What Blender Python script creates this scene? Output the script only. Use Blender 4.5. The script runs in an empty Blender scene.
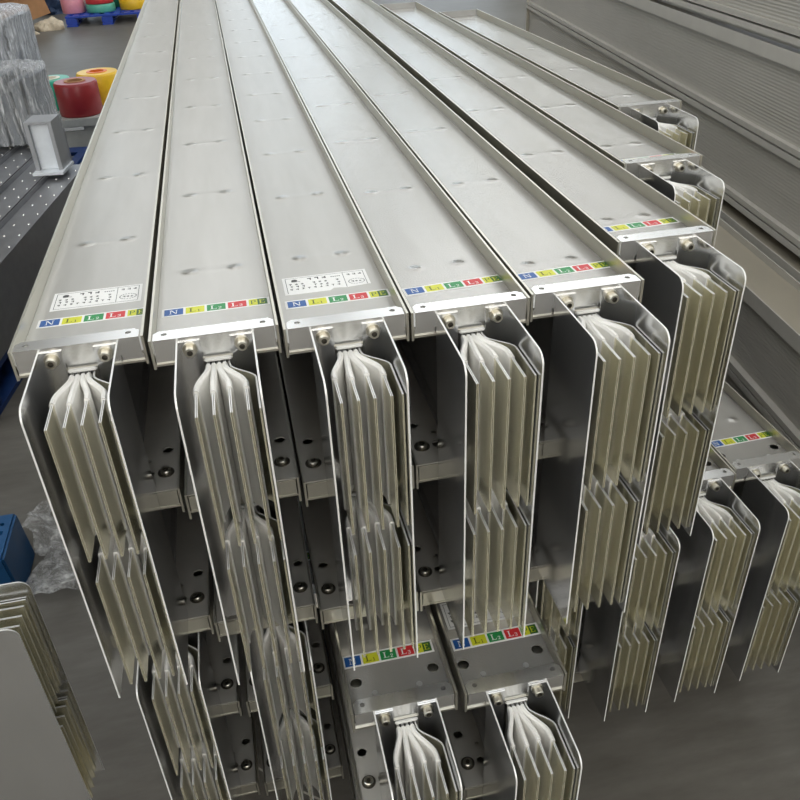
import bpy, bmesh, math, random
from mathutils import Vector, Matrix, noise
random.seed(7)
S = bpy.context.scene
COL = S.collection
ZF = -1.12            # floor level; z = 0 is the top of the trunk stack
# ------------------------------------------------------------------ materials
def nodes(name):
    m = bpy.data.materials.new(name); m.use_nodes = True
    nt = m.node_tree
    return m, nt, nt.nodes['Principled BSDF']
def mth(nt, op, a, b=None, c=None):
    n = nt.nodes.new('ShaderNodeMath'); n.operation = op
    for i, v in enumerate((a, b, c)):
        if v is None: continue
        if isinstance(v, (int, float)): n.inputs[i].default_value = v
        else: nt.links.new(v, n.inputs[i])
    return n.outputs[0]
def coords(nt, kind='Object'):
    return nt.nodes.new('ShaderNodeTexCoord').outputs[kind]
def mapping(nt, vec, scale):
    n = nt.nodes.new('ShaderNodeMapping'); n.inputs['Scale'].default_value = scale
    nt.links.new(vec, n.inputs['Vector']); return n.outputs[0]
def noisetex(nt, vec, scale, detail=4, rough=.55):
    n = nt.nodes.new('ShaderNodeTexNoise'); n.inputs['Scale'].default_value = scale
    n.inputs['Detail'].default_value = detail; n.inputs['Roughness'].default_value = rough
    nt.links.new(vec, n.inputs['Vector']); return n.outputs['Fac']
def ramp(nt, fac, stops):
    n = nt.nodes.new('ShaderNodeValToRGB'); nt.links.new(fac, n.inputs['Fac'])
    e = n.color_ramp.elements
    while len(e) < len(stops): e.new(.5)
    for i, (p, c) in enumerate(stops):
        e[i].position = p; e[i].color = c if len(c) == 4 else (*c, 1)
    return n.outputs['Color']
def bump(nt, height, strength=.3, dist=.01, normal=None):
    n = nt.nodes.new('ShaderNodeBump'); n.inputs['Strength'].default_value = strength
    n.inputs['Distance'].default_value = dist; nt.links.new(height, n.inputs['Height'])
    if normal: nt.links.new(normal, n.inputs['Normal'])
    return n.outputs['Normal']
def plain(name, col, rough=.5, metal=0., nscale=0, namp=.12, bumpst=0, stretch=(1, 1, 1), coat=0):
    m, nt, b = nodes(name)
    b.inputs['Roughness'].default_value = rough; b.inputs['Metallic'].default_value = metal
    b.inputs['Base Color'].default_value = (*col, 1)
    if coat: b.inputs['Coat Weight'].default_value = coat
    if nscale:
        v = mapping(nt, coords(nt), stretch)
        f = noisetex(nt, v, nscale)
        lo = tuple(max(0, c * (1 - namp)) for c in col); hi = tuple(min(1, c * (1 + namp)) for c in col)
        nt.links.new(ramp(nt, f, [(.3, lo), (.7, hi)]), b.inputs['Base Color'])
        r = mth(nt, 'MULTIPLY_ADD', f, .16, rough - .08)
        nt.links.new(r, b.inputs['Roughness'])
        if bumpst: nt.links.new(bump(nt, f, bumpst, .002), b.inputs['Normal'])
    return m
def srgb(r, g, b):
    f = lambda c: (c / 255 / 12.92) if c / 255 < .04045 else ((c / 255 + .055) / 1.055) ** 2.4
    return (f(r), f(g), f(b))

M = {}
M['alu'] = plain('anodised_profile', (.66, .64, .56), .33, .95, 40, .03, .03, (1, .1, 1))
M['cap'] = plain('bright_bracket', (.82, .82, .81), .26, .95, 8, .02)
M['dark_alu'] = plain('web_sheet', (.42, .42, .41), .45, .5, 30, .06)
M['plate'] = plain('polished_plate', (.74, .745, .75), .17, .93, 30, .03, .03, (1, 1, .2))
M['edge'] = plain('sheared_edge', (.84, .84, .82), .45, .25)
M['bar'] = plain('tinned_busbar', (.95, .91, .70), .20, .80, 30, .03, .02, (1, 1, .1))
M['deck'] = plain('deck_sheet', (.62, .60, .55), .45, .35, 30, .04)
M['sleeve'] = plain('white_insulation', (.93, .92, .88), .45, 0, 50, .05, .3, (1, 1, .25))
M['collar'] = plain('white_collar', (.80, .80, .77), .45, 0, 60, .06)
M['zinc'] = plain('yellow_zinc', (.60, .575, .50), .30, 1, 120, .1)
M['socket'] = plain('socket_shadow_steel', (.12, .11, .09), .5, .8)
M['white'] = plain('label_white', (.86, .86, .84), .45, 0, 200, .03)
M['ink'] = plain('label_ink', (.05, .05, .05), .5)
M['blue'] = plain('label_blue', srgb(28, 88, 160), .4); M['yellow'] = plain('label_yellow', srgb(212, 214, 52), .4)
M['green'] = plain('label_green', srgb(30, 140, 72), .4); M['red'] = plain('label_red', srgb(205, 42, 46), .4)
M['dkgreen'] = plain('label_dark_green', srgb(48, 100, 36), .4)
M['letter_w'] = plain('letter_white', (.86, .88, .86), .45); M['letter_y'] = plain('letter_olive', srgb(88, 98, 20), .45)
M['timber'] = plain('timber', (.35, .24, .14), .75, 0, 14, .3, .3, (8, 1, 8))
M['right'] = plain('grey_painted_trunk', (.54, .52, .47), .5, .1, 12, .05)
M['tan'] = plain('tan_lid_sheet', (.44, .40, .32), .45, .3, 12, .05)
M['bluepl'] = plain('blue_plastic', srgb(18, 78, 126), .42, 0, 25, .1)
M['bluepl2'] = plain('blue_pallet_plastic', srgb(20, 62, 165), .45, 0, 20, .15)
M['bluepl3'] = plain('dark_blue_pallet_plastic', srgb(14, 50, 104), .5, 0, 20, .15)
M['card'] = plain('cardboard', srgb(176, 132, 92), .8, 0, 12, .1)
M['wallpaint'] = plain('wall_paint', (.46, .41, .31), .8, 0, 3, .08)
M['ceilpaint'] = plain('ceiling_sheet', (.42, .37, .27), .7, 0, 3, .08)

def cover_material(name, amp, period, phase, grain):
    """pressed sheet: pairs of pressed dimples, faint folds between them, fine grain"""
    m, nt, b = nodes(name)
    oc = coords(nt)
    sep = nt.nodes.new('ShaderNodeSeparateXYZ'); nt.links.new(oc, sep.inputs[0])
    x, y = sep.outputs[0], sep.outputs[1]
    wob = mth(nt, 'MULTIPLY_ADD', noisetex(nt, oc, 4, 1), .02, -.01)
    yy = mth(nt, 'ADD', mth(nt, 'ADD', y, wob), -phase)
    fy = mth(nt, 'ABSOLUTE', mth(nt, 'MULTIPLY', mth(nt, 'SUBTRACT', mth(nt, 'FRACT', mth(nt, 'ADD', mth(nt, 'DIVIDE', yy, period), .5)), .5), period))
    ax = mth(nt, 'ABSOLUTE', mth(nt, 'SUBTRACT', mth(nt, 'ABSOLUTE', mth(nt, 'SUBTRACT', x, .0755)), .031))
    d2 = mth(nt, 'ADD', mth(nt, 'POWER', mth(nt, 'DIVIDE', ax, .0075), 2.), mth(nt, 'POWER', mth(nt, 'DIVIDE', fy, .0068), 2.))
    dim = mth(nt, 'EXPONENT', mth(nt, 'MULTIPLY', d2, -1.))
    fold = mth(nt, 'EXPONENT', mth(nt, 'MULTIPLY', mth(nt, 'ADD', mth(nt, 'POWER', mth(nt, 'DIVIDE', fy, .009), 2.), mth(nt, 'POWER', mth(nt, 'DIVIDE', mth(nt, 'SUBTRACT', x, .0755), .05), 4.)), -1.))
    big = noisetex(nt, mapping(nt, oc, (1, .35, 1)), 9, 2)
    h = mth(nt, 'MULTIPLY', mth(nt, 'ADD', mth(nt, 'MULTIPLY', dim, 1.8), mth(nt, 'MULTIPLY', fold, .12)), amp)
    h = mth(nt, 'ADD', h, mth(nt, 'MULTIPLY', big, .5))
    n1 = bump(nt, h, 1., .0030)
    fine = noisetex(nt, oc, 420, 2)
    n2 = bump(nt, fine, grain, .001, n1)
    nt.links.new(n2, b.inputs['Normal'])
    st = noisetex(nt, mapping(nt, oc, (1, .12, 1)), 26, 3)
    nt.links.new(ramp(nt, st, [(.3, (.49, .478, .445)), (.7, (.545, .532, .50))]), b.inputs['Base Color'])
    b.inputs['Metallic'].default_value = .6
    b.inputs['Roughness'].default_value = .34 if grain < .15 else .25
    return m
COVERS = [cover_material('pressed_cover_sheet', 1.0, .335, .040, .12),
          cover_material('pressed_cover_sheet_b', 1.0, .335, .235, .12),
          cover_material('pressed_cover_sheet_c', 1.0, .27, .252, .12),
          cover_material('pressed_cover_sheet_d', .55, .33, .17, .35),
          cover_material('pressed_cover_sheet_e', .5, .36, .13, .5)]

def ribbed(name, col, rough, metal, freq, strength):
    m, nt, b = nodes(name)
    oc = coords(nt); sep = nt.nodes.new('ShaderNodeSeparateXYZ'); nt.links.new(oc, sep.inputs[0])
    s = mth(nt, 'SINE', mth(nt, 'MULTIPLY', sep.outputs[2], freq * 6.2832))
    nt.links.new(bump(nt, s, strength, .0015), b.inputs['Normal'])
    f = noisetex(nt, mapping(nt, oc, (1, .3, 1)), 6)
    nt.links.new(ramp(nt, f, [(.3, tuple(c * .92 for c in col)), (.7, tuple(c * 1.06 for c in col))]), b.inputs['Base Color'])
    b.inputs['Roughness'].default_value = rough; b.inputs['Metallic'].default_value = metal
    return m
M['ribs'] = ribbed('ribbed_grey_web', (.50, .48, .435), .55, .1, 105, .35)

def film_material(name, tint, alpha, rough=.08, streak=(16, 16, 1.6)):
    """thin clear film: mostly see-through, with glossy creases"""
    m, nt, b = nodes(name)
    oc = coords(nt)
    f = noisetex(nt, mapping(nt, oc, streak), 3.4, 7, .68)
    g = noisetex(nt, oc, 30, 4, .6)
    nt.links.new(bump(nt, mth(nt, 'ADD', f, mth(nt, 'MULTIPLY', g, .5)), 1., .03), b.inputs['Normal'])
    b.inputs['Base Color'].default_value = (*tint, 1); b.inputs['Roughness'].default_value = rough
    b.inputs['Specular IOR Level'].default_value = 1.
    lw = nt.nodes.new('ShaderNodeLayerWeight'); lw.inputs['Blend'].default_value = .35
    crease = mth(nt, 'POWER', mth(nt, 'MULTIPLY', f, 1.55), 5.)
    a = mth(nt, 'ADD', mth(nt, 'MULTIPLY_ADD', crease, .75, alpha), mth(nt, 'MULTIPLY', lw.outputs['Facing'], .2)); a.node.use_clamp = True
    nt.links.new(a, b.inputs['Alpha'])
    return m
M['film'] = film_material('crinkled_clear_film', (.88, .90, .92), .04)
M['film_thick'] = film_material('wrapped_stretch_film', (.84, .88, .94), .20, .10)
M['film_loose'] = film_material('loose_film', (.9, .9, .89), .10, .05, (7, 7, 7))

def floor_material():
    m, nt, b = nodes('sealed_concrete')
    oc = coords(nt, 'Object')
    a = noisetex(nt, oc, .55, 5); c = noisetex(nt, mapping(nt, oc, (2.2, 9, 1)), 2.4, 5, .65)
    f = mth(nt, 'MULTIPLY_ADD', a, .55, mth(nt, 'MULTIPLY', c, .45))
    col = ramp(nt, f, [(.34, (.095, .088, .076)), (.52, (.135, .127, .112)), (.7, (.19, .182, .165))])
    sep = nt.nodes.new('ShaderNodeSeparateXYZ'); nt.links.new(oc, sep.inputs[0])
    dx = mth(nt, 'SUBTRACT', sep.outputs[0], 1.02); dy = mth(nt, 'SUBTRACT', sep.outputs[1], 1.09)
    r = mth(nt, 'SQRT', mth(nt, 'ADD', mth(nt, 'MULTIPLY', dx, dx), mth(nt, 'MULTIPLY', dy, dy)))
    line = mth(nt, 'LESS_THAN', mth(nt, 'ABSOLUTE', mth(nt, 'SUBTRACT', r, 1.27)), .0022)
    mix = nt.nodes.new('ShaderNodeMix'); mix.data_type = 'RGBA'
    nt.links.new(line, mix.inputs['Factor']); nt.links.new(col, mix.inputs['A']); mix.inputs['B'].default_value = (.5, .48, .42, 1)
    nt.links.new(mix.outputs['Result'], b.inputs['Base Color'])
    b.inputs['Specular IOR Level'].default_value = .16
    nt.links.new(mth(nt, 'MULTIPLY_ADD', c, .3, .28), b.inputs['Roughness'])
    nt.links.new(bump(nt, c, .08, .01), b.inputs['Normal'])
    return m
M['floor'] = floor_material()

# ------------------------------------------------------------------ mesh building
class MB:
    def __init__(s): s.v = []; s.f = []; s.m = []; s.smooth = []
    def face(s, idx, m=0, sm=False): s.f.append(idx); s.m.append(m); s.smooth.append(sm)
    def box(s, x0, x1, y0, y1, z0, z1, m=0):
        b = len(s.v)
        s.v += [(x0, y0, z0), (x1, y0, z0), (x1, y1, z0), (x0, y1, z0), (x0, y0, z1), (x1, y0, z1), (x1, y1, z1), (x0, y1, z1)]
        for q in ((0, 3, 2, 1), (4, 5, 6, 7), (0, 1, 5, 4), (1, 2, 6, 5), (2, 3, 7, 6), (3, 0, 4, 7)):
            s.face([b + i for i in q], m)
        return s
    def prism(s, poly, fn, a, c, m=0):
        """poly: 2D points; fn(u, v, w) -> xyz; extruded from w=a to w=c"""
        b = len(s.v); n = len(poly)
        s.v += [fn(u, v, a) for u, v in poly] + [fn(u, v, c) for u, v in poly]
        s.face([b + i for i in range(n)][::-1], m); s.face([b + n + i for i in range(n)], m)
        for i in range(n):
            j = (i + 1) % n; s.face([b + i, b + j, b + n + j, b + n + i], m)
        return s
    def lathe(s, prof, c, axis, n=16, mats=None, close=True, a0=0):
        """prof: (r, h) pairs along axis from centre c"""
        b = len(s.v); ax = Vector(axis).normalized()
        u = ax.orthogonal().normalized(); w = ax.cross(u); c = Vector(c)
        for r, h in prof:
            for i in range(n):
                t = a0 + 2 * math.pi * i / n
                s.v.append(tuple(c + ax * h + (u * math.cos(t) + w * math.sin(t)) * r))
        for k in range(len(prof) - 1):
            for i in range(n):
                j = (i + 1) % n
                s.face([b + k * n + i, b + k * n + j, b + (k + 1) * n + j, b + (k + 1) * n + i], mats[k] if mats else 0)
        if close:
            s.face([b + i for i in range(n)][::-1], mats[0] if mats else 0)
            s.face([b + (len(prof) - 1) * n + i for i in range(n)], mats[-1] if mats else 0)
        return s
    def quad2(s, pts, z, m=0):
        b = len(s.v); s.v += [(x, y, z) for x, y in pts]; s.face([b + i for i in range(len(pts))], m); return s
    def mesh(s, name, mats, fix=True):
        me = bpy.data.meshes.new(name); me.from_pydata(s.v, [], s.f)
        for mt in mats: me.materials.append(mt)
        me.polygons.foreach_set('material_index', s.m); me.polygons.foreach_set('use_smooth', s.smooth)
        if fix:
            bm = bmesh.new(); bm.from_mesh(me); bmesh.ops.recalc_face_normals(bm, faces=bm.faces); bm.to_mesh(me); bm.free()
        me.update(); return me

def add(name, me, parent=None, loc=(0, 0, 0), label=None):
    o = bpy.data.objects.new(name, me); COL.objects.link(o); o.location = loc
    if parent is not None: o.parent = parent
    if label: o['label'] = label
    return o
def tag(o, label, cat, group=None, kind=None):
    o['label'] = label; o['category'] = cat
    if group: o['group'] = group
    if kind: o['kind'] = kind
    return o
def empty(name, loc, rz=0):
    o = bpy.data.objects.new(name, None); COL.objects.link(o); o.location = loc; o.rotation_euler = (0, 0, rz)
    o.empty_display_size = .05
    return o
def bevelled(me, width, seg=2, angle=40):
    bm = bmesh.new(); bm.from_mesh(me)
    bmesh.ops.remove_doubles(bm, verts=bm.verts, dist=1e-6)
    ed = [e for e in bm.edges if len(e.link_faces) == 2 and e.calc_face_angle(0) > math.radians(angle)]
    bmesh.ops.bevel(bm, geom=ed, offset=width, segments=seg, affect='EDGES', clamp_overlap=True)
    bm.to_mesh(me); bm.free(); return me
def cut(me, cutter):
    """boolean difference of two closed meshes, baked into a new mesh"""
    a = bpy.data.objects.new('tmp', me); b = bpy.data.objects.new('tmp', cutter)
    COL.objects.link(a); COL.objects.link(b)
    md = a.modifiers.new('b', 'BOOLEAN'); md.object = b; md.operation = 'DIFFERENCE'; md.solver = 'EXACT'
    dg = bpy.context.evaluated_depsgraph_get()
    r = bpy.data.meshes.new_from_object(a.evaluated_get(dg))
    bpy.data.objects.remove(a); bpy.data.objects.remove(b)
    return r
def holes(spots, z0, z1):
    c = MB()
    for x, y, r in spots: c.lathe([(r, 0), (r, z1 - z0)], (x, y, z0), (0, 0, 1), 18)
    return c.mesh('tmp', [])

# ------------------------------------------------------------------ the busbar trunk
W = .150; H = .515; PF = .128        # width, height, how far the end plates stick out
CACHE = {}
def cached(key, fn):
    if key not in CACHE: CACHE[key] = fn()
    return CACHE[key]

def m_top(L):
    b = MB()
    for x in (0, W - .003): b.box(x, x + .003, 0, L, -.038, 0)
    b.box(.003, W - .003, 0, L, -.0345, -.0315)
    for x in (.003, W - .006): b.box(x, x + .003, .004, L, -.025, -.0225)      # ledges the cover rests on
    return b.mesh('top_flange', [M['alu']], False)
def m_cover(L, big):
    b = MB().box(.0032, W - .0032, .003, L - .003, -.0222, -.0205)
    me = b.mesh('cover', [])
    spots = [(.018, .012, .003), (.132, .012, .003)]
    if big: spots += [(.0165, .066, .0085), (.131, .066, .0085)]
    return cut(me, holes(spots, -.03, -.015))
def m_low(L, zt):
    b = MB()
    for x in (0, W - .003): b.box(x, x + .003, 0, L, zt - .041, zt)
    b.box(.003, W - .003, 0, L, zt - .0305, zt - .0275)
    return b.mesh('flange', [M['alu']], False)
def m_deck(L, zt):
    b = MB().box(.0032, W - .0032, .003, L - .003, zt - .004, zt - .002)
    me = b.mesh('deck', [M['deck']])
    sp = [(x, y, r) for x in (.017, .133) for y, r in ((.095, .0075),)] + [(.043, .073, .0035), (.107, .073, .0035), (.040, .044, .0065), (.110, .044, .0065)]
    r = cut(me, holes(sp, zt - .02, zt + .01)); return r
def m_web(L, z0, z1):
    b = MB()
    poly = [(.052, z0), (.052, z0 + .012), (.058, z0 + .02), (.058, z1 - .02), (.052, z1 - .012), (.052, z1),
            (.098, z1), (.098, z1 - .012), (.092, z1 - .02), (.092, z0 + .02), (.098, z0 + .012), (.098, z0)]
    b.prism(poly, lambda u, v, w: (u, w, v), .006, L - .006)
    return b.mesh('web', [M['dark_alu']])
def m_strip():
    # end angle: flat leg on top with two holes, and the upright leg behind the screws
    p = [(.005, -.0005), (.145, -.0005), (.145, .016), (.139, .022), (.011, .022), (.005, .016)]
    a = MB().prism(p, lambda u, v, w: (u, v, w), -.0022, 0).mesh('tmp', [M['cap']])
    a = cut(a, holes([(.0175, .0125, .0035), (.1325, .0125, .0035)], -.01, .01))
    b = MB().box(.005, .145, -.0005, .0015, -.0225, -.0022)
    b.box(.004, .146, .0022, .0036, -.0312, -.0235)
    b.v += [tuple(v.co) for v in a.vertices]; off = len(b.v) - len(a.vertices)
    for q in a.polygons: b.face([off + i for i in q.vertices])
    return b.mesh('end_angle', [M['cap']], False)
def m_face(zt):
    return MB().box(.0045, W - .0045, .0008, .0024, zt - .0272, zt - .0045).mesh('face_plate', [M['alu']])
def m_end_far(L):
    return MB().box(.005, .145, L - .004, L - .002, -.03, -.001).mesh('far_angle', [M['dark_alu']])
def m_plate(side):
    # side plate with the tab that is screwed to the trunk end
    t = .0021; yb = -.0008; yf = -PF; zt = -.005; zb = -.462; r = .016
    pts = [(yb, zb), (yf, zb)]
    for k in range(7):
        a = math.pi + math.pi / 2 * k / 6
        pts.append((yf + r + r * math.cos(a), zt - r - r * math.sin(a)))
    pts.append((yb, zt))
    b = MB(); x0 = .0305 if side < 0 else .1205 - t
    b.prism(pts, lambda u, v, w: (w, u, v), x0, x0 + t, 1); b.m[0] = b.m[1] = 0
    if side < 0: b.box(x0 + t, .0575, yb - t, yb, zb, zt)
    else: b.box(.0925, x0, yb - t, yb, zb, zt)
    return b.mesh('side_plate', [M['plate'], M['edge']])
FAN = [(.0480, .0625), (.0668, .0688), (.0850, .0752), (.1036, .0816), (.1160, .0872)]
def bar_path(i):
    xf, xb = FAN[i]
    y1 = -.012; y2 = -.060 if i != 4 else -.050
    pts = [(xb, -.001), (xb, -.009)]
    for k in range(1, 8):
        t = k / 8; s = t * t * (3 - 2 * t)
        pts.append((xb + (xf - xb) * s, y1 + (y2 - y1) * t))
    pts += [(xf, y2), (xf, -.117)]
    return pts
def ribbon(b, pts, th, z0, z1, m=0, round_top=0, edge=False):
    L, R = [], []
    for k, p in enumerate(pts):
        a = Vector(pts[max(k - 1, 0)]); c = Vector(pts[min(k + 1, len(pts) - 1)])
        d = (c - a).normalized(); n = Vector((-d.y, d.x)) * th / 2
        L.append(Vector(p) + n); R.append(Vector(p) - n)
    base = len(b.v)
    zs = [z0, z1]
    cross = []
    for l, r in zip(L, R):
        if round_top:
            c = (l + r) / 2; li = c + (l - c) * .45; ri = c + (r - c) * .45
            ring = [(l.x, l.y, z0), (l.x, l.y, z1 - round_top), (li.x, li.y, z1), (ri.x, ri.y, z1), (r.x, r.y, z1 - round_top), (r.x, r.y, z0)]
        else: ring = [(l.x, l.y, z0), (l.x, l.y, z1), (r.x, r.y, z1), (r.x, r.y, z0)]
        cross.append(ring)
    n = len(cross[0])
    for ring in cross: b.v += ring
    for k in range(len(cross) - 1):
        for i in range(n):
            j = (i + 1) % n; b.face([base + k * n + i, base + k * n + j, base + (k + 1) * n + j, base + (k + 1) * n + i], 1 if (i == 1 and edge) else m)
    b.face([base + i for i in range(n)], m); e = base + (len(cross) - 1) * n; b.face([e + i for i in range(n)][::-1], m)
    return b
def m_bar(i, z0, z1):
    b = MB(); pts = bar_path(i)
    if i == 4: ribbon(b, pts, .0022, z0, z1, edge=True)
    else:   # two laminated sheets
        for s in (-1, 1): ribbon(b, [(x + s * .0009, y) for x, y in pts], .0012, z0, z1, edge=True)
    return b.mesh('conductor', [M['bar'], M['edge']])
def m_sleeve(i, z0, z1):
    pts = [p for p in bar_path(i) if p[1] <= -.004]
    pts = pts[:-1] + [(FAN[i][0], -.067 - .004 * (i % 2))]
    b = ribbon(MB(), pts, .0070, z0 - .0015, z1 + .0028, 0, .0028)
    me = b.mesh('insulation', [M['sleeve']]); return me
def m_collar(zt):
    b = MB().box(.0585, .0915, -.0060, -.0009, zt - .0045, zt)
    return bevelled(b.mesh('collar', [M['collar']]), .0015)
def m_screw():
    b = MB()
    b.lathe([(.0088, 0), (.0088, .0014), (.0062, .0014), (.0062, .0102), (.0056, .0110), (.0034, .0110), (.0034, .0068)],
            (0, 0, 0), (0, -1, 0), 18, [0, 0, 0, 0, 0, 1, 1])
    return b.mesh('screw', [M['zinc'], M['socket']])
def m_bolt():
    b = MB()
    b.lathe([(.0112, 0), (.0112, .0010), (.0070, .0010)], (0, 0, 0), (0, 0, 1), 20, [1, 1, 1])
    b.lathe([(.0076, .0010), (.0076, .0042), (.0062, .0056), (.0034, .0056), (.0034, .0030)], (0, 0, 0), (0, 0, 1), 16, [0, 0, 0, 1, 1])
    return b.mesh('bolt', [M['zinc'], M['socket']])
# ---- lettering, drawn as flat strokes in a unit cell (0..1 wide, 0..1 tall)
def rect(x0, x1, y0, y1): return [(x0, y0), (x1, y0), (x1, y1), (x0, y1)]
GL = {
 'N': [rect(.06, .34, .93, 1), rect(.16, .24, 0, 1), rect(.06, .34, 0, .07), [(.16, 1), (.32, 1), (.86, 0), (.72, 0)], rect(.78, .86, 0, 1), rect(.68, .96, .93, 1)],
 'L': [rect(.1, .55, .93, 1), rect(.24, .42, 0, 1), rect(.1, .9, 0, .08), [(.82, .08), (.9, .08), (.9, .3)]],
 'P': [rect(.08, .3, .93, 1), rect(.18, .34, 0, 1), rect(.08, .44, 0, .07), rect(.34, .7, .92, 1), rect(.34, .7, .46, .54), rect(.68, .84, .52, .94)],
 'E': [rect(.08, .85, .92, 1), rect(.2, .36, 0, 1), rect(.08, .88, 0, .08), rect(.36, .66, .47, .55), rect(.78, .86, .74, .94), rect(.8, .88, .06, .28)],
 '1': [rect(.4, .6, 0, 1), rect(.22, .8, 0, .1), [(.2, .78), (.4, .86), (.4, 1), (.2, .86)]],
 '2': [rect(.2, .75, .88, 1), rect(.66, .84, .56, .92), [(.84, .6), (.66, .6), (.14, .12), (.32, .06)], rect(.14, .88, 0, .13), rect(.14, .3, .7, .9)],
 '3': [rect(.18, .72, .88, 1), rect(.3, .7, .46, .57), rect(.18, .72, 0, .12), rect(.66, .84, .55, .92), rect(.66, .84, .08, .48), rect(.14, .28, .74, .92), rect(.14, .28, .08, .26)]}
def glyph(b, ch, x, y, w, h, z, m):
    for poly in GL[ch]: b.quad2([(x + u * w, y + v * h) for u, v in poly], z, m)
PW = .0237; PG = .0032; PH = .0170
def m_patch(k):
    b = MB()
    if k < 4:
        b.box(0, PW, 0, PH, 0, .00025)
        if k == 0: glyph(b, 'N', .0055, .0030, .0120, .0108, .0003, 1)
        else: glyph(b, 'L', .0030, .0030, .0105, .0108, .0003, 1); glyph(b, str(k), .0140, .0022, .0052, .0062, .0003, 1)
        mats = [M[('blue', 'yellow', 'green', 'red')[k]], M['letter_y'] if k == 1 else M['letter_w']]
    else:
        b.box(0, .0112, 0, PH, 0, .00025, 0); b.box(.0112, PW, 0, PH, 0, .00025, 2)
        glyph(b, 'P', .0012, .0030, .0092, .0108, .0003, 1); glyph(b, 'E', .0122, .0030, .0092, .0108, .0003, 3)
        mats = [M['yellow'], M['dkgreen'], M['dkgreen'], M['yellow']]
    return b.mesh('phase_patch', mats, False)
def m_strip_label(curl=False):
    n = 5 * PW + 6 * PG
    b = MB().box(0, n, 0, PH + .006, 0, .0002)
    return b.mesh('phase_label', [M['white']])
def m_name(torn):
    w, h = .116, .055
    b = MB()
    if torn: b.prism([(0, 0), (.06, 0), (.066, .006), (.082, .003), (w, .006), (w, h), (0, h)], lambda u, v, q: (u, v, q), 0, .0002)
    else: b.box(0, w, 0, h, 0, .0002)
    z = .0003
    for q in (rect(.004, w - .004, h - .0045, h - .0038), rect(.004, .0047, .004, h - .004), rect(w - .0047, w - .004, .006, h - .004), rect(.083, .0837, .004, h - .004)):
        b.quad2(q, z, 1)
    if not torn: b.quad2(rect(.004, w - .004, .004, .0047), z, 1)
    rnd = random.Random(5)
    def mark(x, y, s):        # a small block character: a few crossing strokes
        for _ in range(2): yy = y + rnd.uniform(.1, .9) * s; b.quad2(rect(x, x + s * .8, yy, yy + s * .24), z, 1)
        xx = x + rnd.uniform(.25, .55) * s; b.quad2(rect(xx, xx + s * .24, y, y + s), z, 1)
    for k in range(3): mark(.034 + k * .010, h - .015, .0068)
    for k in range(5): b.quad2(rect(.066 + k * .0028, .068 + k * .0028, h - .014, h - .012), z, 1)
    b.lathe([(.0042, 0), (.0042, .0001)], (.016, h - .0125, z), (0, 0, 1), 14, [1]); b.quad2(rect(.012, .024, h - .0165, h - .0155), z, 1)
    for row in range(3):
        y = .0245 - row * .0078 + .004
        for k in range(9):
            if row < 2 and k in (3, 7): continue
            mark(.008 + k * .008 + (row % 2) * .001, y, .0046)
    for k in range(3): mark(.0885 + k * .008, h - .015, .0052)
    n = 18                                         # oval stamp
    for i in range(n):
        a = 2 * math.pi * i / n; a2 = a + .24
        p = [(.0985 + .0115 * math.cos(t) * s, .019 + .0085 * math.sin(t) * s) for t, s in ((a, 1), (a2, 1), (a2, .88), (a, .88))]
        b.quad2(p, z, 1)
    for k in range(3): mark(.0915 + k * .005, .0165, .0045)
    return b.mesh('nameplate', [M['white'], M['ink']], False)

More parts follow.
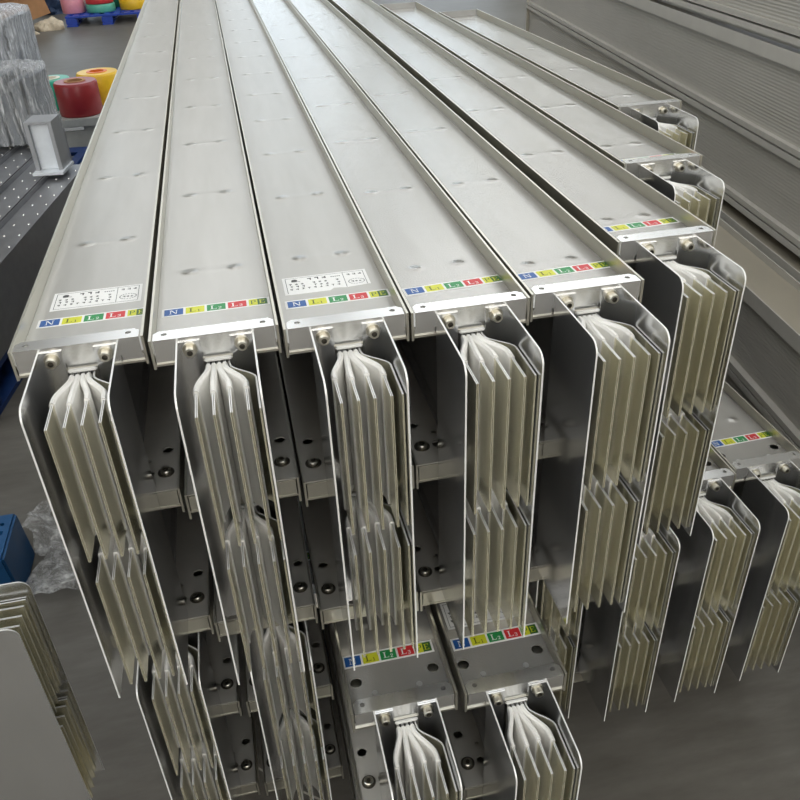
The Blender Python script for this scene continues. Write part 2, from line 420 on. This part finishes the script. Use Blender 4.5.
def trunk(name, loc, L, rz=0, big=False, cover=0, label_at=(.0110, .0965), plate_at=None, torn=False, tilt=0, stages=2, short=False, curl=False, far=False):
    """one busbar trunk with the fanned conductors of its near end; returns its root"""
    root = empty(name, loc, rz)
    add('top_flange', cached(('top', L), lambda: m_top(L)), root)
    cm = cached(('cover', L, big), lambda: m_cover(L, big))
    if cover is not None:
        cm = cached(('cover', L, big, cover), lambda: cm.copy())
        if not len(cm.materials): cm.materials.append(COVERS[cover])
        add('cover_plate', cm, root)
    levels = [-.2300, -.4740] if stages == 2 else [-.2300]
    for i, z in enumerate(levels):
        add('middle_flange' if (i == 0 and stages == 2) else 'bottom_flange', cached(('low', L, i), lambda: m_low(L, z)), root)
        add('flange_deck', cached(('deck', L, i), lambda: m_deck(L, z)), root)
        add('end_face_plate', cached(('face', i), lambda: m_face(z)), root)
        add('web', cached(('web', L, i), lambda: m_web(L, (z - .0019), (-.0346, -.2606)[i])), root)
        for x in (.0185, .1315): add('bolt', cached('bolt', m_bolt), root, (x, .042, z - .002))
    if big:
        for x, y in ((.0400, .043), (.1050, .043)): add('rivet', cached('flatrivet', lambda: MB().lathe([(.0046, 0), (.0040, .0012)], (0, 0, 0), (0, 0, 1), 14).mesh('rivet', [M['dark_alu']])), root, (x, y, -.0205))
    add('end_angle', cached('angle', m_strip), root, label='bright metal end angle with two holes')
    if far: add('end_angle', cached(('far', L), lambda: m_end_far(L)), root)
    for s in (-1, 1): add('side_plate', cached(('plate', s), lambda: m_plate(s)), root, label='polished side plate with a rounded top corner')
    for x in (.0450, .1050):
        add('screw', cached('screw', m_screw), root, (x, -.0031, -.0150), label='yellowish socket head screw')
    for k, (z0, z1) in enumerate([(-.228, -.037), (-.453, -.262)][:stages]):
        add('insulating_collar', cached(('collar', k), lambda: m_collar((-.0300, -.259)[k])), root, label='white insulating collar')
        for i in range(5):
            c = add('conductor', cached(('bar', i, k), lambda: m_bar(i, z0, z1)), root, label='bare tinned conductor bar')
            if i < 4: add('insulation', cached(('sleeve', i, k), lambda: m_sleeve(i, z0, z1)), c, label='white insulation around the bent part')
    if label_at:
        l = add('phase_label', cached('plabel', m_strip_label), root, (label_at[0], label_at[1], -.0205), label='white strip label with coloured phase fields N L1 L2 L3 PE')
        l.rotation_euler = (0, 0, tilt)
        for k in range(5):
            add('phase_field', cached(('patch', k), lambda: m_patch(k)), l, (PG + k * (PW + PG), .003, .0002),
                label=('blue field with white N', 'yellow field with L1', 'green field with L2', 'red field with L3', 'yellow and green field with PE')[k])
    if plate_at:
        n = add('nameplate_sticker', cached(('name', torn), lambda: m_name(torn)), root, (plate_at[0], plate_at[1], -.0205), label='white nameplate sticker with black print')
        n.rotation_euler = (0, 0, tilt)
    return root

TOP = 'busbar trunks in the top row'; LOW = 'busbar trunks in the bottom row'
XS = [0, .15653, .31116, .46392, .61817, .78923, .95095, 1.1122]
YS = [0, -.01761, -.03172, -.03342, -.02617, .09542, .41786, .78754]
top_info = [
 (3.7, 0, dict(plate_at=(.0205, .1420)), 'leftmost busbar trunk of the top row, white nameplate sticker above its phase label'),
 (3.7, 1, dict(label_at=(.0085, .1000)), 'second top-row busbar trunk from the left, phase label but no nameplate sticker'),
 (3.7, 2, dict(plate_at=(.0130, .1330), torn=True, label_at=(.0100, .0925)), 'third top-row busbar trunk from the left, torn nameplate sticker above its phase label'),
 (3.7, 3, dict(label_at=(.0130, .0880), tilt=.05), 'fourth top-row busbar trunk from the left, beside the one with the torn sticker'),
 (3.7, 4, dict(label_at=(.0150, .0820), tilt=.05), 'fifth top-row busbar trunk from the left, last one before the ends step back'),
 (3.7, 4, dict(label_at=(.0090, .0830), tilt=.05), 'sixth top-row busbar trunk from the left, the first whose end steps back'),
 (2.225, 3, dict(label_at=(.0100, .0600), tilt=.05, far=True), 'seventh top-row busbar trunk from left, its end between the furthest one and the sixth'),
 (1.54, 3, dict(label_at=None, far=True), 'rightmost and shortest busbar trunk of the top row, end set furthest back'),
]
for x, y, (L, cv, kw, lab) in zip(XS, YS, top_info):
    tag(trunk('busbar_trunk', (x, y, 0), L, cover=cv, **kw), lab, 'busbar trunk', TOP)
low_info = [
 (.006, .050, {}, 'leftmost busbar trunk of the bottom row, directly under the leftmost top trunk'),
 (.168, .045, {}, 'second busbar trunk from left in the bottom row, left of the two labelled protruding ones'),
 (.3295, -.189, dict(label_at=(.0030, .0930)), 'protruding bottom-row busbar trunk at lower centre, left one of the labelled pair'),
 (.4885, -.195, dict(label_at=(.0095, .0920), plate_at=(.0120, .1330)), 'protruding bottom-row busbar trunk at lower centre, right one of the labelled pair'),
 (.652, .161, {}, 'bottom-row busbar trunk half hidden just right of the protruding labelled pair'),
 (.806, .138, {}, 'bottom-row busbar trunk under the sixth top trunk, third from the right below'),
 (.961, .146, dict(label_at=(.0095, .0920)), 'bottom-row busbar trunk second from the right, two dark holes beside its label'),
 (1.114, .160, dict(label_at=(.0135, .0920), tilt=.03), 'rightmost busbar trunk of the bottom row, cut off by the right edge'),
]
for x, y, kw, lab in low_info:
    L = 3.5
    tag(trunk('busbar_trunk', (x, y, -H - .0005), L, big=True, cover=3, **kw), lab, 'busbar trunk', LOW)
# bearers under the stack
zb = -2 * H - .0005
for k, y in enumerate((.62, 1.8, 3.1)):
    b = MB().box(-.06, 1.36, y, y + .09, ZF, zb - .0005)
    tag(add('timber_bearer', bevelled(b.mesh('bearer', [M['timber']]), .004), None), 
        ('timber bearer under the near end of the trunk stack', 'timber bearer under the middle of the trunk stack', 'timber bearer under the far end of the trunk stack')[k], 'beam', 'timber bearers under the stack')

# the single trunk at the lower left, its conductors pointing right
YC = -.010
t = trunk('busbar_trunk', (-.215, YC - .075, -.370), 1.2, rz=math.pi / 2, cover=3, label_at=None)
tag(t, 'separate busbar trunk at the lower left corner, fins pointing right, grey side plate in front', 'busbar trunk')
for k, x in enumerate((-.42, -1.25)):
    b = MB().box(x, x + .12, YC - .12, YC + .12, ZF, -.370 - H - .0005)
    tag(add('support_block', bevelled(b.mesh('block', [M['timber']]), .004)), ('timber block under the near end of the lower left trunk', 'timber block under the hidden end of the lower left trunk')[k], 'block')

# ------------------------------------------------------------------ grey trunk stack on the right
YAW = math.radians(6.433)
ca, sa = math.cos(YAW), math.sin(YAW)
def right_point(off, s, z): return (ca * off + sa * s, -sa * off + ca * s, z)
def m_flange_pair(L, zt, up):
    b = MB()
    if up:
        for x in (0, W - .004): b.box(x, x + .004, 0, L, zt - .040, zt)
        b.box(.004, W - .004, 0, L, zt - .036, zt - .024)
    else:
        for x in (0, W - .004):
            b.box(x, x + .004, 0, L, zt - .016, zt); b.box(x, x + .004, 0, L, zt - .040, zt - .022)
        b.box(.004, W - .004, 0, L, zt - .014, zt - .002); b.box(.004, W - .004, 0, L, zt - .036, zt - .024)
    return b.mesh('flange', [M['right']], False)
def grey_trunk(off, s0, L, ztop, lab):
    root = empty('grey_busbar_trunk', right_point(off, s0, ztop), -YAW)
    add('top_flange', cached(('rt', L), lambda: m_flange_pair(L, 0, True)), root)
    add('middle_flange', cached(('rm', L), lambda: m_flange_pair(L, -.235, False)), root)
    add('lid', cached(('rl', L), lambda: MB().box(.0045, W - .0045, .002, L - .002, -.0235, -.020).mesh('lid', [M['tan']])), root, label='tan top sheet')
    add('bottom_flange', cached(('rb', L), lambda: m_flange_pair(L, -.458, False)), root)
    for z0, z1, k in ((-.237, -.036, 0), (-.460, -.271, 1)):
        add('ribbed_web', cached(('rw', L, k), lambda: MB().box(.022, W - .022, .004, L - .004, z0, z1).mesh('web', [M['ribs']])), root, label='grey web with fine lengthwise ribs')
    add('spacer_bar', cached(('rs', L), lambda: MB().box(.030, .120, .004, L - .004, -.515, -.4945).mesh('spacer', [M['right']])), root)
    for y in (.001, L - .003):
        add('end_plate', cached('rend', lambda: MB().box(.004, W - .004, 0, .002, -.496, -.030).mesh('end', [M['alu']])), root, (0, y, 0), label='pale end plate')
    return tag(root, lab, 'busbar trunk', 'grey busbar trunks on the right')
zr = ZF + .075
grey_trunk(1.48, -.3, 4.4, zr + .515, 'grey trunk of the right stack standing out at the bottom beside the silver trunks')
grey_trunk(1.66, -.3, 4.9, zr + .515, 'grey bottom trunk of the right stack, behind the one standing out')
grey_trunk(1.69, -.3, 4.85, zr + 1.0305, 'grey trunk in the middle of the right stack, full ribbed side in view')
grey_trunk(1.69, -.3, 4.85, zr + 1.546, 'topmost grey trunk of the right stack, cut off by the picture top')
for k, s in enumerate((.5, 2.0, 3.6)):
    b = MB().box(-.05, .42, 0, .09, ZF, zr - .0005)
    o = add('timber_bearer', bevelled(b.mesh('bearer', [M['timber']]), .004)); p = right_point(1.48, s, 0); o.location = (p[0], p[1], 0); o.rotation_euler = (0, 0, -YAW)
    tag(o, ('timber bearer under the near end of the grey right stack', 'timber bearer under the middle of the grey right stack', 'timber bearer under the far end of the grey right stack')[k], 'beam', 'timber bearers under the right stack')

# ------------------------------------------------------------------ left: pallets, wrapped trunks
def plastic_pallet(loc, rz, w, d, h, mat, lab, n_top=7):
    root = empty('plastic_pallet', loc, rz)
    t = .022; b = MB(); cut_spots = []
    deck = MB().box(0, w, 0, d, h - t, h).mesh('tmp', [mat])
    c = MB()
    for i in range(n_top):
        for j in range(4):
            x = w * (i + .5) / n_top; y = d * (j + .5) / 4
            c.box(x - w / n_top * .22, x + w / n_top * .22, y - d * .085, y + d * .085, h - t - .02, h + .02)
    deck = cut(deck, c.mesh('tmp', []))
    add('deck', deck, root)
    for i in range(3):
        for j in range(3):
            x = (0, w / 2 - .07, w - .14)[i]; y = (0, d / 2 - .07, d - .14)[j]
            p = [(x + .01, y + .01), (x + .13, y + .01), (x + .13, y + .13), (x + .01, y + .13)]
            m = MB(); m.box(x, x + .14, y, y + .14, .018, h - t)
            add('foot_block', bevelled(m.mesh('block', [mat]), .012), root)
    for i in range(3):
        x = (0, w / 2 - .07, w - .14)[i]
        add('runner', MB().box(x, x + .14, 0, d, 0, .018).mesh('runner', [mat]), root)
    return tag(root, lab, 'pallet')
LY = math.radians(8.4)
plastic_pallet((-1.36, 1.77, ZF), -LY, .70, 3.0, .150, M['bluepl3'], 'blue plastic pallet under the film wrapped bundles on the left')
# blue box with a hole and a slot, standing on the floor in front
def blue_crate():
    root = empty('blue_crate', (-.80, .785, ZF), 0)
    prof = [(0, 0), (.382, 0), (.372, .155), (.012, .155)]
    b = MB().prism(prof, lambda u, v, w: (u, w, v), 0, .185)
    me = bevelled(b.mesh('tmp', [M['bluepl']]), .006)
    c = MB().lathe([(.006, 0), (.006, .05)], (.345, .140, .13), (0, 0, 1), 16); c.box(.30, .352, .098, .112, .12, .2)
    add('body', cut(me, c.mesh('tmp', [])), root)
    return tag(root, 'blue plastic box with a hole and slot on the floor at the left edge', 'box')
blue_crate()
# single-stage trunks lying on the pallet
zp = ZF + .150
def left_trunk(x, y, z, L, lab, mat='right'):
    root = empty('grey_busbar_trunk', (x, y, z), -LY)
    b = MB()
    for q in (0, W - .003): b.box(q, q + .003, 0, L, -.270, 0)
    b.box(.003, W - .003, 0, L, -.270, -.262)
    add('side_channel', b.mesh('channel', [M['gunmetal']], False), root)
    dm = MB().box(.0032, W - .0032, .002, L - .002, -.024, -.021)
    add('cover_plate', dm.mesh('cover', [M['gunmetal']]), root)
    for j in range(int(L / .12)):
        for q in (.045, .105):
            add('rivet', cached('rivet', lambda: MB().lathe([(.0055, 0), (.0045, .0025), (.002, .0035)], (0, 0, 0), (0, 0, 1), 10).mesh('rivet', [M['cap']])), root, (q, .05 + j * .12, -.021))
    return tag(root, lab, 'busbar trunk')
M['gunmetal'] = plain('dark_grey_trunk', (.27, .275, .29), .32, .6, 20, .1)
def along(x, y, d, s): return (x + math.cos(-LY) * d + math.sin(LY) * s, y - math.sin(LY) * d + math.cos(LY) * s)
bx, by = -.813, 1.70
TL = 2.75
left_trunk(bx, by, zp + .2705, 1.72, 'dark grey trunk on the blue pallet, nearest to the silver stack')
for d, lab in ((-.158, 'dark grey trunk on the blue pallet, second one from the silver stack'), (-.316, 'dark grey trunk on the blue pallet, third one from the silver stack'), (-.474, 'dark grey trunk on the blue pallet, outermost one at the left')):
    p = along(bx, by, d, 0); left_trunk(p[0], p[1], zp + .2705, 1.85 if d > -.2 else 2.4 if d > -.4 else TL, lab)
M['paint'] = plain('pale_blue_grey_paint', (.78, .82, .86), .35, .2, 20, .05)
M['frame'] = plain('grey_frame', (.40, .41, .43), .4, .5, 20, .05)
def cased_end():
    """upright end of a cased trunk: frame lips around a recessed pale panel, ledge at the foot"""
    p = along(bx, by, -.050, 1.53)
    root = empty('cased_trunk_end', (p[0], p[1], zp + .2710), -LY)
    w, d, h = .125, .14, .235
    b = MB()
    for q in (0, w - .018): b.box(q, q + .018, 0, d, .012, h)
    b.box(.018, w - .018, 0, d, h - .012, h)
    add('frame', b.mesh('frame', [M['frame']], False), root)
    add('panel', MB().box(.0185, w - .0185, .020, .026, .0125, h - .0125).mesh('panel', [M['paint']]), root, label='recessed pale panel')
    add('ledge', MB().box(-.006, w + .012, -.045, d, 0, .0115).mesh('ledge', [M['paint']]), root)
    return tag(root, 'pale panelled trunk end standing beside the film wrapped bundles', 'busbar trunk')
cased_end()
def crumple(name, fn, nu, nv, mat, amp, freq, seed):
    """closed or open film sheet from fn(u, v) with crumpling noise"""
    b = MB(); off = Vector((seed * 3.1, seed * 1.7, seed))
    for j in range(nv + 1):
        for i in range(nu + 1):
            p = Vector(fn(i / nu, j / nv)); q = p * freq + off
            d = Vector((noise.noise(q), noise.noise(q + Vector((9, 2, 4))), noise.noise(q + Vector((3, 8, 1)))))
            r = 1 - abs(noise.noise(q * 2.3)) * 2
            b.v.append(tuple(p + d * amp + d.normalized() * r * amp * .35))
    for j in range(nv):
        for i in range(nu):
            a = j * (nu + 1) + i; b.face([a, a + 1, a + nu + 2, a + nu + 1], 0, True)
    return b.mesh(name, [mat], False)
def wrapped(loc, rz, w, d, h, core_col, film, taper, lab, seed, nfin=6):
    root = empty('wrapped_bundle', loc, rz)
    for k in range(nfin):
        x = w * (k + .5) / nfin
        m = MB().box(x - w / nfin * .36, x + w / nfin * .36, .02, d - .02, .004, h * (.93 + .04 * ((k * 37) % 3 - 1)))
        add('trunk_section', bevelled(m.mesh('section', [core_col]), .004), root)
    def fn(u, v):
        a = u * 2 * math.pi
        px = math.copysign(min(1, abs(math.cos(a)) ** .35), math.cos(a)); py = math.copysign(min(1, abs(math.sin(a)) ** .35), math.sin(a))
        if v < .8: s = 1 + .03 * math.sin(v * 9); z = .006 + v / .8 * h
        else: k = (v - .8) / .2; s = 1 - k * taper; z = h + .012 + .03 * math.sin(k * 1.57)
        return (w / 2 + px * (w / 2 + .008) * s, d / 2 + py * (d / 2 + .008) * s, z)
    add('film_wrap', crumple('film', fn, 72, 40, film, .007, 18, seed), root, label='crinkled clear stretch film')
    return tag(root, lab, 'wrapped bundle')
M['steel_dull'] = plain('dull_steel', (.24, .26, .29), .35, .7, 30, .1)
q = along(bx, by, -.675, 2.36)
wrapped((q[0], q[1], zp + .2715), -LY, .40, .34, .585, M['steel_dull'], M['film_thick'], 1.0, 'tall film wrapped bundle of trunk sections at the upper left', 2)
q = along(bx, by, -.470, 2.02)
wrapped((q[0], q[1], zp + .2715), -LY, .335, .28, .36, M['steel_dull'], M['film'], 1.0, 'lower film wrapped bundle in front of the tall wrapped one', 5, 5)
# loose film on the floor
def sheet(u, v): return (-.42 + .22 * u + .03 * math.sin(v * 7), .80 + .42 * v - .08 * u, ZF + .025 + .02 * math.sin(u * 5 + v * 3))
tag(add('plastic_film', crumple('film', sheet, 60, 60, M['film_loose'], .026, 16, 3)), 'crumpled clear plastic film lying on the floor beside the blue box', 'plastic film')

# ------------------------------------------------------------------ rolls behind the wrapped bundles
def roll(loc, r, h, body, lab, rim=None, hole=.38, group=None):
    root = empty('tape_roll', loc)
    ri = r * hole
    b = MB().lathe([(ri, 0), (r - .006, 0), (r, .008), (r, h - .012), (r - .008, h), (ri, h), (ri, 0)], (0, 0, 0), (0, 0, 1), 40, close=False)
    for k in range(len(b.smooth)): b.smooth[k] = 40 <= k < 120
    add('winding', b.mesh('winding', [body]), root)
    c = MB().lathe([(ri - .004, .002), (ri + .016, .002), (ri + .016, h + .004), (ri - .004, h + .004), (ri - .004, .002)], (0, 0, 0), (0, 0, 1), 32, close=False)
    add('core', c.mesh('core', [rim or M['card']]), root)
    return tag(root, lab, 'roll', group)
def glossy(n, c): return plain(n, c, .35, 0, 30, .06)
M['r_red'] = glossy('roll_red', srgb(150, 44, 48)); M['r_green'] = glossy('roll_green', srgb(20, 160, 130)); M['r_yel'] = glossy('roll_yellow', srgb(236, 190, 40))
M['r_cream'] = glossy('roll_cream', srgb(225, 215, 195)); M['r_pink'] = glossy('roll_pink', srgb(225, 150, 165)); M['r_redb'] = glossy('roll_bright_red', srgb(205, 60, 60))
M['r_teal'] = glossy('roll_teal', srgb(90, 175, 150)); M['r_dgreen'] = glossy('roll_dark_green', srgb(40, 130, 90)); M['r_orange'] = glossy('roll_orange', srgb(230, 120, 50))
ZB = -.832
M['bench'] = plain('grey_green_cabinet', (.46, .47, .45), .45, .2, 15, .08)
def roll_bench():
    root = empty('low_bench', (-1.35, 4.86, ZF), 0)
    add('worktop', bevelled(MB().box(0, 1.45, 0, .75, ZB - ZF - .052, ZB - ZF - .0005).mesh('top', [M['bench']]), .004), root)
    for x in (.04, .70, 1.33):
        for y in (.04, .63): add('leg', MB().box(x, x + .08, y, y + .08, 0, ZB - ZF - .053).mesh('leg', [M['bench']]), root)
    add('lower_panel', MB().box(.1205, .6995, .06, .075, .09, .20).mesh('panel', [M['bench']]), root)
    return tag(root, 'low grey bench carrying coloured rolls behind the left bundles', 'bench')
roll_bench()
roll((-.655, 5.02, ZB), .138, .205, M['r_red'], 'dark red roll standing in front on the low bench')
roll((-.845, 5.26, ZB), .125, .19, M['r_green'], 'green roll with pale rim behind the red roll', M['r_cream'])
roll((-.545, 5.32, ZB), .140, .20, M['r_yel'], 'yellow roll with orange rim behind the red roll', M['r_orange'])

# ------------------------------------------------------------------ far background
plastic_pallet((-1.60, 11.40, ZF), 0, 1.05, 1.1, .125, M['bluepl2'], 'far blue plastic pallet loaded with coloured rolls', 8)
zp2 = ZF + .1255
G2 = 'coloured rolls on the far pallet'
for x, y, z, r, h, mt, lab in [
    (-.72, 11.85, 0, .20, .13, 'r_yel', 'lower one of the two stacked yellow rolls on the far pallet'),
    (-.72, 11.85, .1345, .19, .13, 'r_yel', 'upper one of the two stacked yellow rolls on the far pallet'),
    (-1.16, 11.75, 0, .19, .10, 'r_teal', 'pale teal roll at the front of the far pallet'),
    (-1.16, 11.75, .1045, .18, .09, 'r_redb', 'bright red roll lying on the pale teal roll'),
    (-1.38, 12.2, 0, .19, .24, 'r_cream', 'cream roll behind the pink one on the far pallet'),
    (-1.52, 11.80, 0, .15, .20, 'r_pink', 'pink roll at the left end of the far pallet'),
    (-.98, 12.25, 0, .17, .25, 'r_dgreen', 'dark green roll between the yellow and red rolls'),
    (-.60, 12.40, 0, .15, .22, 'r_redb', 'red roll half hidden behind the yellow stack')]:
    roll((x, y, zp2 + z), r, h, M[mt], lab, group=G2)
def carton():
    root = empty('cardboard_box', (-2.38, 11.55, ZF + .0005), math.radians(24))
    w, d, h = .62, .5, .42
    rot = Matrix.Rotation(math.radians(-13), 4, 'Y')
    b = MB()
    for x0, x1, y0, y1, z0, z1 in ((0, w, 0, .012, 0, h), (0, w, d - .012, d, 0, h), (0, .012, .012, d - .012, 0, h), (w - .012, w, .012, d - .012, 0, h), (.012, w - .012, .012, d - .012, 0, .012), (.012, w - .012, .012, d - .012, h - .03, h - .018)): b.box(x0, x1, y0, y1, z0, z1)
    zmin = min((rot @ Vector(v)).z for v in b.v)
    b.v = [tuple(rot @ Vector(v) - Vector((0, 0, zmin))) for v in b.v]
    add('carton', b.mesh('carton', [M['card']], False), root)
    fl = MB().box(0, w, -.20, -.002, h - .012, h); fl.v = [tuple(rot @ Vector(v) - Vector((0, 0, zmin))) for v in fl.v]
    add('flap', fl.mesh('flap', [M['card']], False), root)
    return tag(root, 'tilted brown cardboard box on the far floor at top left', 'box')
carton()
M['paper'] = plain('crumpled_paper', srgb(196, 182, 160), .8, 0, 20, .15); M['navy'] = plain('navy_bag', srgb(30, 52, 84), .6, 0, 20, .2)
M['whitebag'] = plain('white_bag', srgb(215, 215, 210), .5, 0, 20, .08); M['board'] = plain('flat_board', srgb(120, 112, 100), .8, 0, 20, .15)
def lump(loc, rx, ry, rz_, mat, seed, name, lab, cat):
    b = MB(); nu, nv = 24, 14
    for j in range(nv + 1):
        for i in range(nu):
            a = 2 * math.pi * i / nu; e = math.pi / 2 * j / nv
            p = Vector((rx * math.cos(a) * math.cos(e), ry * math.sin(a) * math.cos(e), rz_ * math.sin(e)))
            k = 1 + .35 * noise.noise(p * 9 + Vector((seed, seed, 0))) + .2 * noise.noise(p * 22 + Vector((seed, 0, 0)))
            b.v.append((p.x * k, p.y * k, max(0, p.z * k)))
    for j in range(nv):
        for i in range(nu):
            c = (i + 1) % nu; b.face([j * nu + i, j * nu + c, (j + 1) * nu + c, (j + 1) * nu + i])
    o = add(name, b.mesh(name, [mat]), None, loc); return tag(o, lab, cat)
lump((-1.80, 11.30, ZF), .17, .13, .12, M['paper'], 1, 'crumpled_paper', 'beige crumpled paper in front of the blue pallet corner', 'paper')
lump((-2.06, 11.0, ZF), .15, .12, .08, M['paper'], 4, 'crumpled_paper', 'small beige crumpled paper on the floor near the cardboard box', 'paper')
lump((-1.98, 12.95, ZF), .17, .16, .34, M['navy'], 2, 'navy_bag', 'dark blue bag between the cardboard box and pallet', 'bag')
lump((-2.20, 13.45, ZF), .26, .18, .42, M['whitebag'], 3, 'white_bag', 'white bag behind the dark blue bag', 'bag')
o = add('flat_board', MB().box(-.35, .35, -.12, .12, 0, .02).mesh('board', [M['board']]), None, (-2.85, 11.0, ZF)); o.rotation_euler = (0, 0, .3)
tag(o, 'flat grey board on the far floor below the cardboard box', 'board')

# ------------------------------------------------------------------ the hall
X0, X1, Y0, Y1, ZC = -11., 9., -9., 24., 5.6
def struct(name, me): o = add(name, me); o['kind'] = 'structure'; return o
struct('floor', MB().box(X0, X1, Y0, Y1, ZF - .2, ZF).mesh('floor', [M['floor']]))
struct('ceiling', MB().box(X0, X1, Y0, Y1, ZC, ZC + .2).mesh('ceiling', [M['ceilpaint']]))
struct('wall_left', MB().box(X0 - .2, X0, Y0, Y1, ZF - .2, ZC + .2).mesh('wall', [M['wallpaint']]))
struct('wall_right', MB().box(X1, X1 + .2, Y0, Y1, ZF - .2, ZC + .2).mesh('wall', [M['wallpaint']]))
struct('wall_back', MB().box(X0 - .2, X1 + .2, Y1, Y1 + .2, ZF - .2, ZC + .2).mesh('wall', [M['wallpaint']]))
struct('wall_front', MB().box(X0 - .2, X1 + .2, Y0 - .2, Y0, ZF - .2, ZC + .2).mesh('wall', [M['wallpaint']]))
def glow(name, col, st):
    m, nt, b = nodes(name)
    b.inputs['Base Color'].default_value = (.8, .8, .8, 1); b.inputs['Emission Color'].default_value = (*col, 1); b.inputs['Emission Strength'].default_value = st
    return m
SKY_FILL = glow('skylight_daylight', (.95, .98, 1.), 1.55)  # shared by the roof skylights and the added front fill panes
BRIGHT = glow('sunlit_skylight', (.95, .98, 1.), 2.9)
WIN_FILL = glow('window_daylight', (.74, .87, 1.), 1.9)  # for daylight windows and for a pane added as fill
FRONT_FILL = glow('front_window_daylight', (1., .97, .92), 3.0)  # added fill glow from behind the camera
k = 0
def glow_pane(x0, x1, y0, y1, z0, z1, mat):  # emissive pane, out of view; some are added only as fill
    global k; k += 1
    return struct('window_%d' % k, MB().box(x0, x1, y0, y1, z0, z1).mesh('window', [mat]))
for x in (-9.4, -4.9, -.4, 4.1): glow_pane(x, x + 2.9, Y0 + 1.5, 1.6, ZC - .03, ZC - .001, SKY_FILL)  # unseen ceiling panes added as fill over the near side
for x, x1, y in ((-2.2, 1.0, 2.4), (1.8, 4.4, 2.4), (5.2, 8., 2.4), (-2.2, 1.0, 12.4), (1.8, 3.6, 12.4)): glow_pane(x, x1, y, y + 9., ZC - .03, ZC - .001, SKY_FILL)
glow_pane(4.2, 7.8, 12.0, 17.0, ZC - .03, ZC - .001, BRIGHT)
for x in (-6.4, .6, 4.9): glow_pane(x, x + 3.6, Y1 - .03, Y1 - .001, -.6, 4.6, WIN_FILL)  # the leftmost pane is added to brighten the far floor
glow_pane(X0 + .001, X0 + .03, -6.5, 0., .4, 4.2, WIN_FILL)
glow_pane(X1 - .03, X1 - .001, 5., 13., 1.2, 4.4, WIN_FILL)
for x in (-10.2, -5.4, -.6, 4.2): glow_pane(x, x + 4.4, Y0 + .001, Y0 + .03, 1.2, 5.3, FRONT_FILL)  # unseen front-wall panes, added to light the conductor ends
w = bpy.data.worlds.new('World'); S.world = w; w.use_nodes = True
w.node_tree.nodes['Background'].inputs['Color'].default_value = (.8, .88, 1, 1); w.node_tree.nodes['Background'].inputs['Strength'].default_value = .3

# ------------------------------------------------------------------ camera
cam = bpy.data.cameras.new('camera'); co = bpy.data.objects.new('camera', cam); COL.objects.link(co)
R = Matrix(((0.9764194883342159, 0.14619856220784996, -0.15884257366809917), (-0.21286769314750573, 0.5294900949833664, -0.8211745152697841), (-0.035948964035246354, 0.8356232522631614, 0.5481253983003611)))
co.matrix_world = Matrix.Translation((0.28289376, -0.8760787, 0.4416738)) @ R.to_4x4()
cam.sensor_width = 36; cam.lens = 36 * 805.4977 / 800; cam.clip_start = .02
S.camera = co
S.view_settings.view_transform = 'Standard'; S.view_settings.look = 'None'; S.view_settings.gamma = 1; S.view_settings.exposure = 0.0
try: S.view_settings.use_curve_mapping = False
except Exception: pass
S.cycles.max_bounces = 10; S.cycles.glossy_bounces = 6; S.cycles.diffuse_bounces = 4; S.cycles.transparent_max_bounces = 12; S.cycles.caustics_reflective = False
